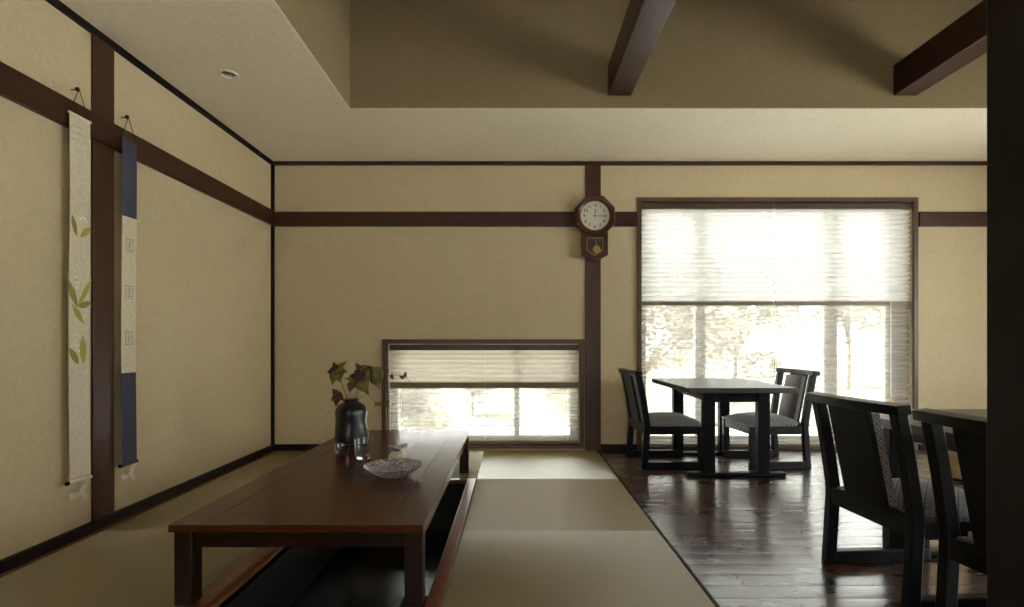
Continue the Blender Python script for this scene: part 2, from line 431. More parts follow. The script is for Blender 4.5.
# tatami mats
ML = XL + .03
rows = [(3.415, YF-.028), (2.489, 3.415), (1.565, 2.489)]
cols = [(ML+.022, RX0), (RX0, RX1), (RX1, MX)]
mats = {(0,0): 'pale straw mat in the far left corner of the room', (0,1): 'straw mat between the low table and the low window',
        (0,2): 'brightest straw mat, under the right end of the low window beside the floorboards', (1,0): 'olive straw mat along the left wall, second from the far wall',
        (1,2): 'darker tan straw mat right of the low table, between two paler mats', (2,0): 'green straw mat in front of the first wall post, nearest on the left',
        (2,2): 'large pale straw mat in the centre foreground right of the pit'}
for (r, c), lab in mats.items():
    y0, y1 = rows[r]; x0, x1 = cols[c]
    if (r, c) == (0,1): y0 = RY1
    if (r, c) == (0,2) or (r, c) == (0,0): y0 = 3.415
    cx, cy = (x0+x1)/2, (y0+y1)/2
    m = MB().box(x0-cx+.001, x1-cx-.001, y0-cy+.001, y1-cy-.001, -.052, 0)
    o = m.build('tatami_mat', M['tatami_b'] if (r+c) % 2 == 0 else M['tatami_a'], bevel=.004)
    o.location = (cx, cy, 0)
    tag(o, lab, 'tatami mat', 'straw mats')

# trims -------------------------------------------------------------
PT = 0.012; NT = .026
def trim(name, box, mat, label, bevel=.002):
    x0,x1,y0,y1,z0,z1 = box
    c = Vector(((x0+x1)/2, (y0+y1)/2, (z0+z1)/2))
    o = MB().box(x0-c.x, x1-c.x, y0-c.y, y1-c.y, z0-c.z, z1-c.z).build(name, mat, bevel=bevel); o.location = c
    return struct(o, label, 'trim')
trim('trim_2', (XL, XL+.022, YB, YF, CZ-.032, CZ), M['black_trim'], 'thin dark moulding where the left wall meets the ceiling')
trim('trim_3', (XL, XR, YF-.022, YF, CZ-.030, CZ), M['trim_x'], 'thin dark moulding where the far wall meets the ceiling')
trim('trim_4', (XL, XL+.024, YF-.024, YF, 0, CZ-.032), M['black_trim'], 'thin dark upright strip in the far left corner')
trim('trim_5', (XL, XL+NT, YB, YF-.024, 1.865, 1.99), M['trim_y'], 'brown picture rail along the left wall')
trim('trim_6', (XL+.024, 1.02, YF-NT, YF, 1.86, 1.98), M['trim_x'], 'brown picture rail on the far wall left of the big window')
trim('trim_7', (3.362, XR, YF-NT, YF, 1.86, 1.98), M['trim_x'], 'brown picture rail on the far wall right of the big window')
trim('trim_8', (XL, XL+PT, 2.478, 2.61, .0, CZ-.03), M['trim_z'], 'brown wall post between the two hanging scrolls')
trim('trim_9', (.592, .722, YF-PT, YF, 0, CZ-.03), M['trim_z'], 'brown wall post behind the pendulum clock')
trim('baseboard_left', (XL, XL+.03, YB, YF, 0, .045), M['black_trim'], 'dark skirting along the left wall')
trim('baseboard_far', (XL+.03, -1.105, YF-.028, YF, 0, .05), M['black_trim'], 'dark skirting on the far wall left of the low window')
trim('baseboard_far_middle', (.722, 1.02, YF-.028, YF, 0, .05), M['black_trim'], 'dark skirting between the wall post and the big window')
trim('baseboard_far_right', (3.362, XR, YF-.028, YF, 0, .05), M['black_trim'], 'dark skirting on the far wall right of the big window')
trim('trim_10', (ML, ML+.021, YB, YF-.028, -.05, .001), M['rim'], 'thin reddish strip between the left skirting and the straw mats', .001)
# beams across the well
for i, (x0, lab) in enumerate(((.603, 'dark brown ceiling beam above the clock, the first from the left'), (2.44, 'dark brown ceiling beam running behind the black pillar'))):
    o = MB().box(-.076, .076, -1.099, 1.099, -.098, .098).build('beam', M['beam'], bevel=.006)
    o.location = (x0+.076, (VY0+VY1)/2, 2.582)
    struct(o, lab, 'beam'); o['group'] = 'ceiling beams'
o = MB().box(-.06, .06, -.06, .06, -1.19, 1.19).build('pillar', M['pillar'], bevel=.004)
o.location = (.958, .93, 1.19)
struct(o, 'near black wooden pillar in front of the second dining table', 'pillar')

# ------------------------------------------------------------------ windows
def window(name, W, y, label, uprights, rails, casing):
    x0, x1, z0, z1 = W
    root = empty(name, ((x0+x1)/2, y, z0)); ox, oz = (x0+x1)/2, z0
    tag(root, label, 'window', kind='structure')
    def bx(m, a0,a1,b0,b1,c0,c1): m.box(a0-ox,a1-ox,b0-y,b1-y,c0-oz,c1-oz)
    m = MB()                                # casing in the wall, dark wood
    cl, cb = casing
    P = lambda p: (p[0]-ox, p[1]-oz)
    m.ring([P(p) for p in ((x0-cl,z0-cb),(x1+cl,z0-cb),(x1+cl,z1+cl),(x0-cl,z1+cl))], [P(p) for p in ((x0,z0),(x1,z0),(x1,z1),(x0,z1))], 'y', YF-.02-y, YF+.05-y)
    m.build('casing', M['frame_wood'], root, bevel=.002)
    m = MB()
    m.ring([P(p) for p in ((x0,z0),(x1,z0),(x1,z1),(x0,z1))], [P(p) for p in ((x0+.018,z0+.018),(x1-.018,z0+.018),(x1-.018,z1-.018),(x0+.018,z1-.018))], 'y', YF+.052-y, YF+.14-y)
    m.build('jamb_lining', M['white_metal'], root)
    n = len(uprights)-1
    for k in range(n):
        a, c = uprights[k], uprights[k+1]
        a0, c1 = a[1], c[0]                 # glass from right edge of this stile to left edge of the next
        s = MB()
        dy = .0
        xl = a[0] if k == 0 else (a[0]+a[1])/2
        xr = c[1] if k == n-1 else (c[0]+c[1])/2
        s.ring([P(p) for p in ((xl,z0+.018),(xr,z0+.018),(xr,z1-.018),(xl,z1-.018))], [P(p) for p in ((a0,z0+rails[0]),(c1,z0+rails[0]),(c1,z1-rails[1]),(a0,z1-rails[1]))], 'y', YF+.098-y, YF+.136-y)
        so = s.build('sash', M['alu'], root, bevel=.002)
        MB().box(a0-ox-.004, c1-ox+.004, YF+.115-y, YF+.119-y, z0+rails[0]-oz-.004, z1-rails[1]-oz+.004).build('pane', M['pane'], so)
    return root
window('window_1', W1, YF+.09, 'low floor level window with a half drawn beige pleated blind',
       [(-1.042, -.985), (.0, .048), (.475, .527)], (.06, .06), (.038, .03))
window('window_2', W2, YF+.09, 'large floor to ceiling window behind the far dining table',
       [(1.078, 1.125), (1.545, 1.632), (2.645, 2.755), (3.165, 3.302)], (.07, .06), (.036, .028))
# window in the right hand wall added outside the view to brighten the room, same build in its own plane
root = empty('window_3_added', (XR+.07, (W3[0]+W3[1])/2, W3[2])); oy, oz = root.location.y, W3[2]
tag(root, 'wide unseen window added in the right wall to brighten the room', 'window', kind='structure')
R4 = lambda d: [(W3[0]+d-oy, d), (W3[1]-d-oy, d), (W3[1]-d-oy, W3[3]-W3[2]-d), (W3[0]+d-oy, W3[3]-W3[2]-d)]
MB().ring(R4(-.035), R4(0), 'x', -.09, -.02).build('casing', M['frame_wood'], root)
MB().ring(R4(0), R4(.05), 'x', 0, .04).box(0, .04, -.03, .03, .05, W3[3]-W3[2]-.05).build('sash', M['alu'], root)
MB().box(.018, .022, W3[0]+.05-oy, W3[1]-.05-oy, .05, W3[3]-W3[2]-.05).build('pane', M['pane'], root)

# window added behind the viewer to lift the light on the far wall
root = empty('window_4_added', ((W4[0]+W4[1])/2, YB-.07, W4[2])); hw, hz_ = (W4[1]-W4[0])/2, W4[3]-W4[2]
tag(root, 'wide unseen row of panes added behind the viewer to brighten the room', 'window', kind='structure')
R5 = lambda d: [(-hw+d, d), (hw-d, d), (hw-d, hz_-d), (-hw+d, hz_-d)]
MB().ring(R5(-.035), R5(0), 'y', .02, .09).build('casing', M['frame_wood'], root)
sb = MB().ring(R5(0), R5(.05), 'y', -.04, 0)
for k in (-.5, 0, .5): sb.box(k*hw-.03, k*hw+.03, -.04, 0, .05, hz_-.05)
sb.build('sash', M['alu'], root)
MB().box(-hw+.05, hw-.05, -.022, -.018, .05, hz_-.05).build('pane', M['pane'], root)

# pleated blinds: solid upper cloth, middle rail, sheer lower cloth
PITCH = .04
def pleats(m, x0, x1, z0, z1, amp):
    n = max(2, int(round((z1-z0)/(PITCH/2))))
    vs = []; fs = []
    for i in range(n+1):
        z = z0 + (z1-z0)*i/n; y = amp if i % 2 else -amp
        vs += [(x0, y, z), (x1, y, z)]
    for i in range(n): fs.append((2*i, 2*i+1, 2*i+3, 2*i+2))
    m.add(vs, fs)
def blind(x0, x1, y, zt, zmid, zb, cloth, label, cords, head=.047, mid=.032, foot=.016, pull=None):
    cx = (x0+x1)/2; h = (x1-x0)/2
    root = tag(empty('pleated_blind', (cx, y, 0)), label, 'blind', 'pleated window blinds')
    MB().box(-h, h, -.022, .022, zt-head, zt).build('head_rail', M['rail_brown'], root, bevel=.003)
    up = MB(); pleats(up, -h+.004, h-.004, zmid+mid, zt-head, .011); up.build('upper_cloth', cloth, root)
    MB().box(-h, h, -.016, .016, zmid, zmid+mid).build('middle_rail', M['rail_beige'], root, bevel=.003)
    lo = MB(); pleats(lo, -h+.004, h-.004, zb+foot, zmid, .011); lo.build('sheer_cloth', M['sheer'], root)
    MB().box(-h, h, -.014, .014, zb, zb+foot).build('bottom_rail', M['rail_beige'], root, bevel=.003)
    for c in cords:
        MB().tube([(c-cx, -.013, zt-head), (c-cx, -.013, zb+foot)], .0016, 6).build('lift_cord', M['white_metal'], root)
    if pull:
        px, pz = pull
        c = MB().tube([(px-cx, -.03, zt-head), (px-cx, -.03, pz+.03)], .002, 6).build('pull_cord', M['white_metal'], root)
        MB().lathe([(.0005, .032), (.006, .030), (.011, .016), (.014, .003), (.012, -.004), (.0005, -.006)], (px-cx, -.03, pz), 14).build('pull_knob', M['brass'], c, smooth=True)
    return root
BY = YF+.022
blind(W1[0]+.022, W1[1]-.006, BY, W1[3]-.008, .513, W1[2]+.004, M['blind_beige'], 'beige pleated blind half drawn over the low window', (-.94, -.24, .45), head=.046, mid=.05, foot=.03)
blind(W2[0]+.004, 2.172, BY, W2[3]-.004, 1.205, W2[2]+.001, M['blind_white'], 'white pleated blind on the left half of the big window', (2.168,), mid=.034)
blind(2.178, W2[1]-.004, BY, W2[3]-.004, 1.205, W2[2]+.001, M['blind_white'], 'white pleated blind on the right half of the big window, with a brass pull knob', (2.182,), mid=.034, pull=(3.135, .40))

# ------------------------------------------------------------------ downlight
d = tag(empty('downlight', (DL[0], DL[1], CZ)), 'small round white downlight, switched off, in the low ceiling', 'ceiling light')
MB().lathe([(.036, .0), (.0365, -.004), (.045, -.007), (.053, -.004), (.054, .0)], n=40).build('ring', M['white_metal'], d, smooth=True)
MB().lathe([(.0358, .0), (.034, .022), (.028, .05), (.0005, .055)], n=40).build('reflector', plain('reflector_cream', (190, 182, 166), .3), d, smooth=True)

# ------------------------------------------------------------------ low table over the pit
TZ = .284
tx0, tx1, ty0, ty1 = -1.165, -.306, 1.75, 3.64
tcx, tcy = (tx0+tx1)/2, (ty0+ty1)/2
low = tag(empty('low_table', (tcx, tcy, 0)), 'long low reddish brown wooden table standing over the sunken pit', 'table')
hx, hy, bw, th = (tx1-tx0)/2, (ty1-ty0)/2, .118, .026
RC = lambda a, c: [(-a,-c),(a,-c),(a,c),(-a,c)]
MB().ring(RC(hx, hy), RC(hx-bw, hy-bw), 'z', TZ-th, TZ).build('top_frame', M['tbl_y'], low, bevel=.002)
MB().box(-hx+bw+.0008, hx-bw-.0008, -hy+bw+.0008, hy-bw-.0008, TZ-th, TZ-.0003).build('top_panel', M['tbl_y'], low, bevel=.0008)
MB().box(-hx+bw-.01, hx-bw+.01, -hy+bw-.01, hy-bw+.01, TZ-th-.006, TZ-th).build('under_panel', M['clock_dark'], low)
L, ins = .062, .006
for sx in (-1, 1):
    for sy in (-1, 1):
        ax, ay = sx*(hx-ins-L/2), sy*(hy-.02-L/2)
        MB().box(ax-L/2, ax+L/2, ay-L/2, ay+L/2, 0.0005, TZ-th-.0005).build('leg', M['tbl_shade_z'], low, bevel=.004)
for s in (-1, 1):
    a = s*(hy-.045); MB().box(-hx+ins+L+.006, hx-ins-L-.0, a-.014, a+.014, TZ-th-.062, TZ-th-.0065).build('apron', M['tbl_shade_x'], low, bevel=.003)
    a = s*(hx-.034); MB().box(a-.014, a+.014, -hy+.02+L, hy-.02-L, TZ-th-.062, TZ-th-.0065).build('apron', M['tbl_y'], low, bevel=.003)

# ------------------------------------------------------------------ things on the low table
v = tag(empty('vase', (-.998, 3.19, TZ)), 'black glazed pottery vase with a pinched waist on the low table', 'vase')
prof = [(.0005,0),(.088,.0),(.098,.008),(.103,.03),(.100,.07),(.094,.115),(.092,.14),(.097,.175),(.096,.20),(.082,.228),(.058,.244),(.045,.250),(.043,.256),(.048,.264),(.049,.267),(.043,.2665),(.038,.254),(.040,.24),(.0005,.235)]
m = MB(); n_ = 40; vs = []; fs = []
for i, (r, z) in enumerate(prof):
    for k in range(n_):
        a = 2*PI*k/n_
        sq = 1 + .055*math.cos(4*a)*min(1, r/.07)*(1 if z < .23 else 0) + .03*math.sin(3*a+z*30)*(1 if .02 < z < .22 else 0)
        vs.append((r*.955*sq*math.cos(a), r*.955*sq*math.sin(a), z))
for i in range(len(prof)-1):
    for k in range(n_): fs.append((i*n_+k, i*n_+(k+1)%n_, (i+1)*n_+(k+1)%n_, (i+1)*n_+k))
m.add(vs, fs).build('body', M['vase'], v, smooth=True)

# cut branches standing in the vase
PC = Vector((-.998, 3.19, 0))
def at(px, py, dy=0.0):
    Y = 3.19+dy; return Vector(((px-514)*Y/520, Y, .9-(py-342)*Y/520)) - Vector((PC.x, PC.y, TZ))
br = tag(empty('leafy_branches', (PC.x, PC.y, TZ)), 'cut leafy stems with heart shaped leaves and a trailing tendril in the black vase', 'plant')
NB = Vector((0, 0, .245))
def stemp(pts, r, mat='stem'):
    p = spline(pts, 6); MB().tube(p, [r*(1-.5*i/len(p)) for i in range(len(p))], 6).build('stem', M[mat], br, smooth=True)
stemp([NB+Vector((-.015,0,-.02)), at(345,393), at(341,382), at(338,374)], .0028, 'leaf_red')
stemp([NB+Vector((.01,0,-.02)), at(356,392,.02), at(362,380,.02), at(359,369,.02)], .0026)
stemp([NB+Vector((.02,.01,-.02)), at(359,390), at(366,377), at(376,373,-.02)], .0026)
stemp([NB+Vector((0,-.01,-.02)), at(350,390,-.02), at(351,381,-.03)], .0022)
stemp([NB+Vector((-.01,.0,-.02)), at(347,391,.02), at(345,384,.03)], .0018)
stemp([NB+Vector((-.02,-.01,-.02)), at(343,397,-.03), at(338,394,-.04)], .0022, 'leaf_red')
stemp([at(374,374,-.02), at(384,374,-.02), at(391,376,-.01), at(398,375), at(405,377), at(410,382), at(415,388), at(416,398)], .0022)
stemp([NB+Vector((.02,0,-.01)), at(366,394), at(375,402), at(381,404), at(387,404)], .0018)
for k in range(9):                                        # short grassy shoots round the neck
    a = k*.7; p0 = NB + Vector((.025*math.cos(a), .025*math.sin(a), -.01))
    stemp([p0, p0 + Vector((.012*math.cos(a*3), .01*math.sin(a), .03)), p0 + Vector((.03*math.cos(a*2), .02*math.sin(a), .055+.012*(k % 3)))], .0012)
def leaf(c, tip, L, W, nrm, mat='leaf', cup=.12):
    """heart shaped leaf: base at c, pointing to tip direction"""
    t = Vector(tip).normalized(); nv = Vector(nrm); nv = (nv - t*nv.dot(t)).normalized(); s = t.cross(nv)
    prof = [(0,0),(-.06,.22),(.0,.40),(.15,.50),(.35,.47),(.55,.34),(.75,.17),(.9,.06),(1,0)]
    vs = []; fs = []
    for u, w in prof:
        for q in (-1, -.5, 0, .5, 1):
            d = -cup*L*(u-.3)**2*1.2 + cup*L*abs(q)*w*1.3 + .01*L*math.sin(9*u+4*q)
            uu = u if q == 0 or u > .05 else u
            vs.append(Vector(c) + t*(max(uu, 0 if q == 0 else uu)*L) + s*(q*w*W) + nv*d)
    for i in range(len(prof)-1):
        for q in range(4):
            fs.append((i*5+q, i*5+q+1, i*5+q+6, i*5+q+5))
    o = MB().add(vs, fs).build('leaf', M[mat], br, smooth=True)
    so = o.modifiers.new('thick', 'SOLIDIFY'); so.thickness = .0008
    return o
for a_ in [
    ((336,372), (-.25,-.25,-1), .085, .07, (-.1,-1,.2), 'leaf'), ((337,371), (.35,-.3,-.9), .08, .075, (.25,-1,.15), 'leaf'),
    ((337,370), (1,-.2,-.15), .075, .05, (.1,-.9,.5), 'leaf'), ((337,370), (.75,.1,.75), .085, .045, (-.2,-1,.2), 'leaf'),
    ((336,371), (-1,-.3,-.1), .055, .06, (-.3,-1,.3), 'leaf_red'), ((336,369), (-.3,0,.8), .05, .04, (0,-1,.1), 'leaf_red'),
    ((357,375,.02), (.62,-.15,-.95), .145, .12, (.25,-1,.25), 'leaf'), ((361,371,.0), (-.3,-.3,-.9), .085, .075, (-.1,-1,.3), 'leaf_red'),
    ((356,376,.0), (-.5,-.3,-.6), .07, .06, (.0,-1,.25), 'leaf'),
    ((373,369,-.02), (.38,-.15,-.95), .135, .105, (.35,-.95,.2), 'leaf'), ((371,370,-.03), (.12,-.35,-.8), .095, .06, (-.7,-.75,.2), 'leaf_red'),
    ((361,370,.02), (1,.1,.25), .08, .06, (0,-.9,.5), 'leaf'), ((360,369,.02), (-.55,0,.75), .05, .035, (.1,-1,0), 'leaf_red'),
    ((362,368,.03), (.85,0,.5), .045, .018, (.1,-.9,.4), 'pale_leaf'), ((352,383,-.03), (-.15,-.3,-.9), .06, .05, (.3,-1,.2), 'leaf_red'),
    ((353,380,-.03), (-.9,-.1,.2), .06, .022, (.1,-1,.3), 'leaf'), ((337,394,-.04), (.7,-.3,-.6), .065, .05, (.1,-1,.3), 'leaf_red'),
    ((338,395,-.04), (-.1,-.3,-.95), .075, .055, (-.2,-1,.2), 'leaf_red'), ((337,394,-.04), (-.5,-.1,.6), .045, .04, (-.1,-1,.3), 'leaf_red'),
    ((337,396,-.04), (-.6,-.2,-.5), .05, .04, (-.2,-1,.3), 'leaf')]:
    leaf(at(*a_[0]), *a_[1:])
for p, d in (((385,373), (.4,0,.3)), ((391,375), (.3,0,-.5)), ((405,377), (.1,0,.8)), ((404,378), (-.5,0,.2)), ((412,384), (.5,0,-.4)), ((381,403), (-.7,0,-.4)), ((377,402), (-.2,0,-.8)), ((385,404), (.7,0,.5)), ((386,404), (.5,0,-.7))):
    leaf(at(*p), d, .036, .024, (.1,-1,.2))

# small glass cup, tall tumbler, speckled glass dish, bud vase with a flared lip
o = MB().lathe([(.0005,.0),(.018,.0),(.030,.010),(.037,.034),(.040,.056),(.0385,.056),(.0355,.034),(.028,.013),(.016,.006),(.0005,.005)], n=36).build('glass_cup', M['thin'], smooth=True)
o.location = (-.935, 2.825, TZ+.0005); tag(o, 'small rounded clear glass cup beside the foot of the black vase', 'cup')
o = MB().lathe([(.0005,.0),(.036,.0),(.0385,.004),(.0485,.106),(.0465,.106),(.0375,.022),(.034,.018),(.0005,.018)], n=40).build('glass_tumbler', M['thin'], smooth=True)
MB().lathe([(.0005,.001),(.035,.001),(.0372,.005),(.0376,.016),(.033,.0175),(.0005,.0175)], n=40).build('solid_base', M['glass'], o, smooth=True)
o.location = (-.794, 2.745, TZ+.0005); tag(o, 'tall clear glass tumbler with a thick base on the low table', 'glass')
o = MB().lathe([(.0005,.0),(.066,.0),(.072,.004),(.105,.022),(.132,.044),(.135,.047),(.132,.0485),(.103,.029),(.070,.012),(.0005,.009)], n=64, sx=1.0).build('glass_dish', M['speck'], smooth=True)
o.location = (-.558, 2.41, TZ+.0005); tag(o, 'wide shallow glass dish speckled with blue at the middle of the low table', 'dish')
bv = tag(empty('bud_vase', (-.598, 2.665, TZ+.0005)), 'tiny round pale glass vase with a flared lip behind the speckled dish', 'vase')
MB().lathe([(.0005,0),(.024,0),(.038,.008),(.046,.024),(.044,.038),(.032,.052),(.016,.058),(.0005,.058)], n=36).build('body', plain('pale_glaze', (205, 192, 168), .25), bv, smooth=True)
MB().lathe([(.0005,.056),(.013,.057),(.013,.066),(.0005,.066)], n=20).build('neck', M['vase'], bv, smooth=True)
m = MB(); vs = []; n_ = 32
for r, z in ((.011,.064),(.030,.073),(.050,.0835),(.0485,.0845),(.029,.0745),(.009,.066)):
    for k in range(n_):
        a = 2*PI*k/n_; vs.append((r*math.cos(a)*(1+.12*math.cos(2*a)), r*math.sin(a)*.85, z+.006*r/.05*math.sin(2*a+.6)))
m.add(vs, [(i*n_+k, i*n_+(k+1)%n_, (i+1)*n_+(k+1)%n_, (i+1)*n_+k) for i in range(5) for k in range(n_)])
m.build('lip', M['speck'], bv, smooth=True)

# ------------------------------------------------------------------ hanging scrolls and their hooks
SX = XL + .040
def scroll(name, y0, y1, zt, zb, label, hook_z, hook_label, style):
    cy = (y0+y1)/2; w = (y1-y0)/2
    root = tag(empty(name, (SX, cy, zb)), label, 'hanging scroll', 'narrow hanging scrolls')
    H = zt-zb; m = MB()
    def wav(z): return .003*math.sin(z*4.1+w*40)
    cuts = [i*H/60 for i in range(61)]
    if style == 'indigo': cuts = sorted(set(cuts + [.742-zb, 1.54-zb]))
    for i in range(len(cuts)-1):
        a, c = cuts[i], cuts[i+1]
        mi = 0
        if style == 'indigo': mi = 1 if ((a+c)/2+zb > 1.54 or (a+c)/2+zb < .742) else 0
        m.add([(wav(a),-w,a),(wav(a),w,a),(wav(c),w,c),(wav(c),-w,c)], [(0,1,2,3)], mi)
        m.add([(wav(a)-.0015,-w,a),(wav(a)-.0015,w,a),(wav(c)-.0015,w,c),(wav(c)-.0015,-w,c)], [(0,1,2,3)], mi)
    def dec(poly, mi):
        vs = [(wav(p[1])+.0009, p[0], p[1]) for p in poly]
        m.add(vs, [tuple(range(len(vs)))], mi)
    if style == 'lily':
        def lf(y, z, ang, L, W, mi):
            pts = []
            for u, q in ((0,.06),(.25,.30),(.5,.38),(.75,.26),(1,0)): pts.append((u, q))
            out = [(u, q) for u, q in pts] + [(u, -q) for u, q in pts[:-1]][::-1]
            c, s = math.cos(ang), math.sin(ang)
            # split into quads along the leaf so the outline stays convex
            for i in range(4):
                (u0,q0),(u1,q1) = pts[i], pts[i+1]
                P = [(u0,q0),(u1,q1),(u1,-q1),(u0,-q0)]
                dec([(y + c*u*L - s*q*W, z + s*u*L + c*q*W) for u, q in P], mi)
        def sprig(zc, ls, bl):
            z = zc - zb
            for y, dz, ang, L, W, mi in ls: lf(y, z+dz, ang, L, W, mi)
            for y, dz in bl:
                dec([(y+.0055*math.cos(t*PI/4), z+dz+.0065*math.sin(t*PI/4)) for t in range(8)], 4)
            ys = [p[0] for p in bl]; 
            for i in range(len(bl)-1):
                (a, az), (c, cz) = bl[i], bl[i+1]
                dec([(a-.0008, z+az+.008), (a+.0008, z+az+.008), (c+.0008, z+cz+.008), (c-.0008, z+cz+.008)], 3)
        sprig(1.378, [(-.02,0,1.85,.10,.035,3), (.0,0,.75,.085,.04,2)], [(.0,.085),(.012,.092),(.025,.088),(.038,.078)])
        sprig(1.06, [(-.012,0,2.0,.14,.045,3), (-.01,0,1.05,.16,.035,2), (-.005,0,.35,.075,.04,3)], [(-.025,.16),(-.02,.135),(-.012,.11),(-.018,.088)])
        sprig(.985, [(.022,0,2.2,.105,.04,2)], [(.028,.10),(.03,.08),(.03,.06),(.028,.04)])
        sprig(.80, [(-.005,0,2.15,.09,.045,3), (.022,0,1.6,.135,.05,2)], [(-.02,.135),(-.014,.11),(-.008,.085),(.0,.06)])
        dec([(-.05,.012),(.05,.012),(.05,.016),(-.05,.016)], 5)
        for k in range(3): dec([(-.045,H-.05-k*.03),(.045,H-.05-k*.03),(.045,H-.052-k*.03),(-.045,H-.052-k*.03)], 5)
    else:
        def bar(y0_, y1_, z0_, z1_): dec([(y0_,z0_),(y1_,z0_),(y1_,z1_),(y0_,z1_)], 5)
        for zc in (1.395, 1.155, .92):
            z = zc-zb; a, h = .026, .034
            bar(-a,a,z-h,z-h+.004); bar(-a,a,z+h-.004,z+h); bar(-a,-a+.004,z-h,z+h); bar(a-.004,a,z-h,z+h)
            for k in range(4): bar(-a+.009, a-.008-.006*(k % 2), z-h+.012+k*.013, z-h+.015+k*.013)
            bar(-.002,.002,z-h+.008,z+h-.008)
    m.build('cloth', [M['linen'], M['indigo'], M['leafpaint'], M['leafpaint2'], M['white_dye'], M['seal']], root)
    rodm = M['linen'] if style == 'lily' else M['indigo']
    MB().tube([(0,-w-.004,H), (0,w+.004,H)], .006, 10).build('top_rod', rodm, root, smooth=True)
    r = MB().tube([(0,-w-.006,0), (0,w+.006,0)], .0085, 12).build('bottom_rod', rodm, root, smooth=True)
    MB().tube([(0,-w-.014,0), (0,-w-.006,0)], .0095, 12).build('rod_end', M['iron'], r, smooth=True)
    hx_ = XL + .034 - SX; hz = hook_z - zb
    MB().tube([(0,-w+.004,H+.004), (hx_*.7, -.003, hz+.001), (hx_*.7, .003, hz+.001), (0,w-.004,H+.004)], .0016, 6).build('cord', M['cord'], root)
    # tied cloth tails below the rod
    t = MB()
    def tail(p0, p1, p2, p3, s=.0016):
        vs = []; N_ = 6
        for i in range(N_+1):
            u = i/N_; a = Vector(p0).lerp(Vector(p1), u); c = Vector(p3).lerp(Vector(p2), u)
            for q in range(3):
                p = a.lerp(c, q/2); p.x += .006*math.sin(u*PI)*(1 if q == 1 else .3)
                vs.append(p)
        for off in (0, -s):
            t.add([(p.x+off, p.y, p.z) for p in vs], [(i*3+q, i*3+q+1, i*3+q+4, i*3+q+3) for i in range(N_) for q in range(2)])
    tail((0,w*.55,-.008), (-.004,.0,-.055), (.004,.012,-.068), (0,w*.95,-.012))
    tail((-.004,.0,-.055), (-.008,-w*.85,-.048), (-.004,-w*.8,-.078), (.004,.012,-.070))
    tail((.002,.0,-.058), (.006,.02,-.098), (.006,.042,-.088), (.004,.016,-.050))
    t.build('tied_tail', M['linen'], root, smooth=True)
    k = MB().tube([(0,0,0), (.022,0,0)], .003, 8).tube([(.022,0,0), (.026,0,.001), (.034,0,.0015), (.038,0,0)], [.004,.010,.010,.004], 14)
    ho = k.build('wall_hook', M['iron'], smooth=True); ho.location = (XL-.001, cy, hook_z+.004)
    tag(ho, hook_label, 'hook', 'dark hooks on the left wall')
scroll('hanging_scroll', 2.312, 2.424, 1.924, .272, 'cream hanging scroll painted with green lily of the valley sprigs', 2.045, 'dark hook on the left wall holding the lily painted scroll', 'lily')
scroll('hanging_scroll', 2.622, 2.722, 1.934, .276, 'cream and indigo blue hanging scroll with three grey seal marks', 2.050, 'dark hook on the left wall holding the indigo ended scroll', 'indigo')

# ------------------------------------------------------------------ wall clock
CX, CY, CZc = .662, 4.235, 1.932
ck = tag(empty('wall_clock', (CX, YF-.03, CZc)), 'dark wooden octagonal pendulum wall clock on the far wall post', 'clock')
yb = -.002; yf = CY-(YF-.03)
def octo(r): return [(r/math.cos(PI/8)*math.cos(PI/8+k*PI/4), r/math.cos(PI/8)*math.sin(PI/8+k*PI/4)) for k in range(8)]
def circ_oct(r):  # 8 points
    return [(r*math.cos(PI/8+k*PI/4), r*math.sin(PI/8+k*PI/4)) for k in range(8)]
m = MB()
def loop(pts, y): return [(p[0], y, p[1]) for p in pts]
def circ(r, n=48): return [(r*math.cos(PI/8+2*PI*k/n), r*math.sin(PI/8+2*PI*k/n)) for k in range(n)]
def octn(r, n=48):
    out = []; o8 = octo(r); per = n//8
    for k in range(8):
        a, c = o8[k], o8[(k+1) % 8]
        for j in range(per): out.append((a[0]+(c[0]-a[0])*j/per, a[1]+(c[1]-a[1])*j/per))
    return out
ringv = [loop(octn(.163), yb), loop(octn(.163), yf+.012), loop(octn(.156), yf), loop(octn(.146), yf), loop(circ(.126), yf+.006), loop(circ(.119), yf+.014), loop(circ(.119), yf+.03)]
vs = [p for L_ in ringv for p in L_]
fs = [(i*48+k, i*48+(k+1) % 48, (i+1)*48+(k+1) % 48, (i+1)*48+k) for i in range(len(ringv)-1) for k in range(48)]
m.add(vs, fs).build('case', M['clock_wood'], ck, smooth=True)
dl = MB().disc(.1195, (0, yf+.022, 0), 'y', 48).build('dial', M['dial'], ck)
MB().ring(circ(.1205), circ(.1155), 'y', yf+.010, yf+.018).build('dial_rim', M['brass'], ck, smooth=True)
MB().disc(.117, (0, yf+.0125, 0), 'y', 48).build('dial_glass', M['pane'], ck)
for k in range(1, 13):
    cu = bpy.data.curves.new('numeral', 'FONT'); cu.body = str(k); cu.size = .036; cu.align_x = 'CENTER'; cu.align_y = 'CENTER'; cu.offset = .0006
    ob = bpy.data.objects.new('numeral_text', cu); COL.objects.link(ob)
    bpy.context.view_layer.update()
    me = bpy.data.meshes.new_from_object(ob.evaluated_get(bpy.context.evaluated_depsgraph_get()))
    a = PI/2 - k*PI/6
    for v_ in me.vertices: v_.co = Vector((v_.co.x + .088*math.cos(a), 0, v_.co.y + .088*math.sin(a)))
    bpy.data.objects.remove(ob); bpy.data.curves.remove(cu)
    me.materials.clear(); me.materials.append(M['ink'])
    o = bpy.data.objects.new('numeral', me); COL.objects.link(o); o.parent = dl; o.location = (0, yf+.0212, 0)
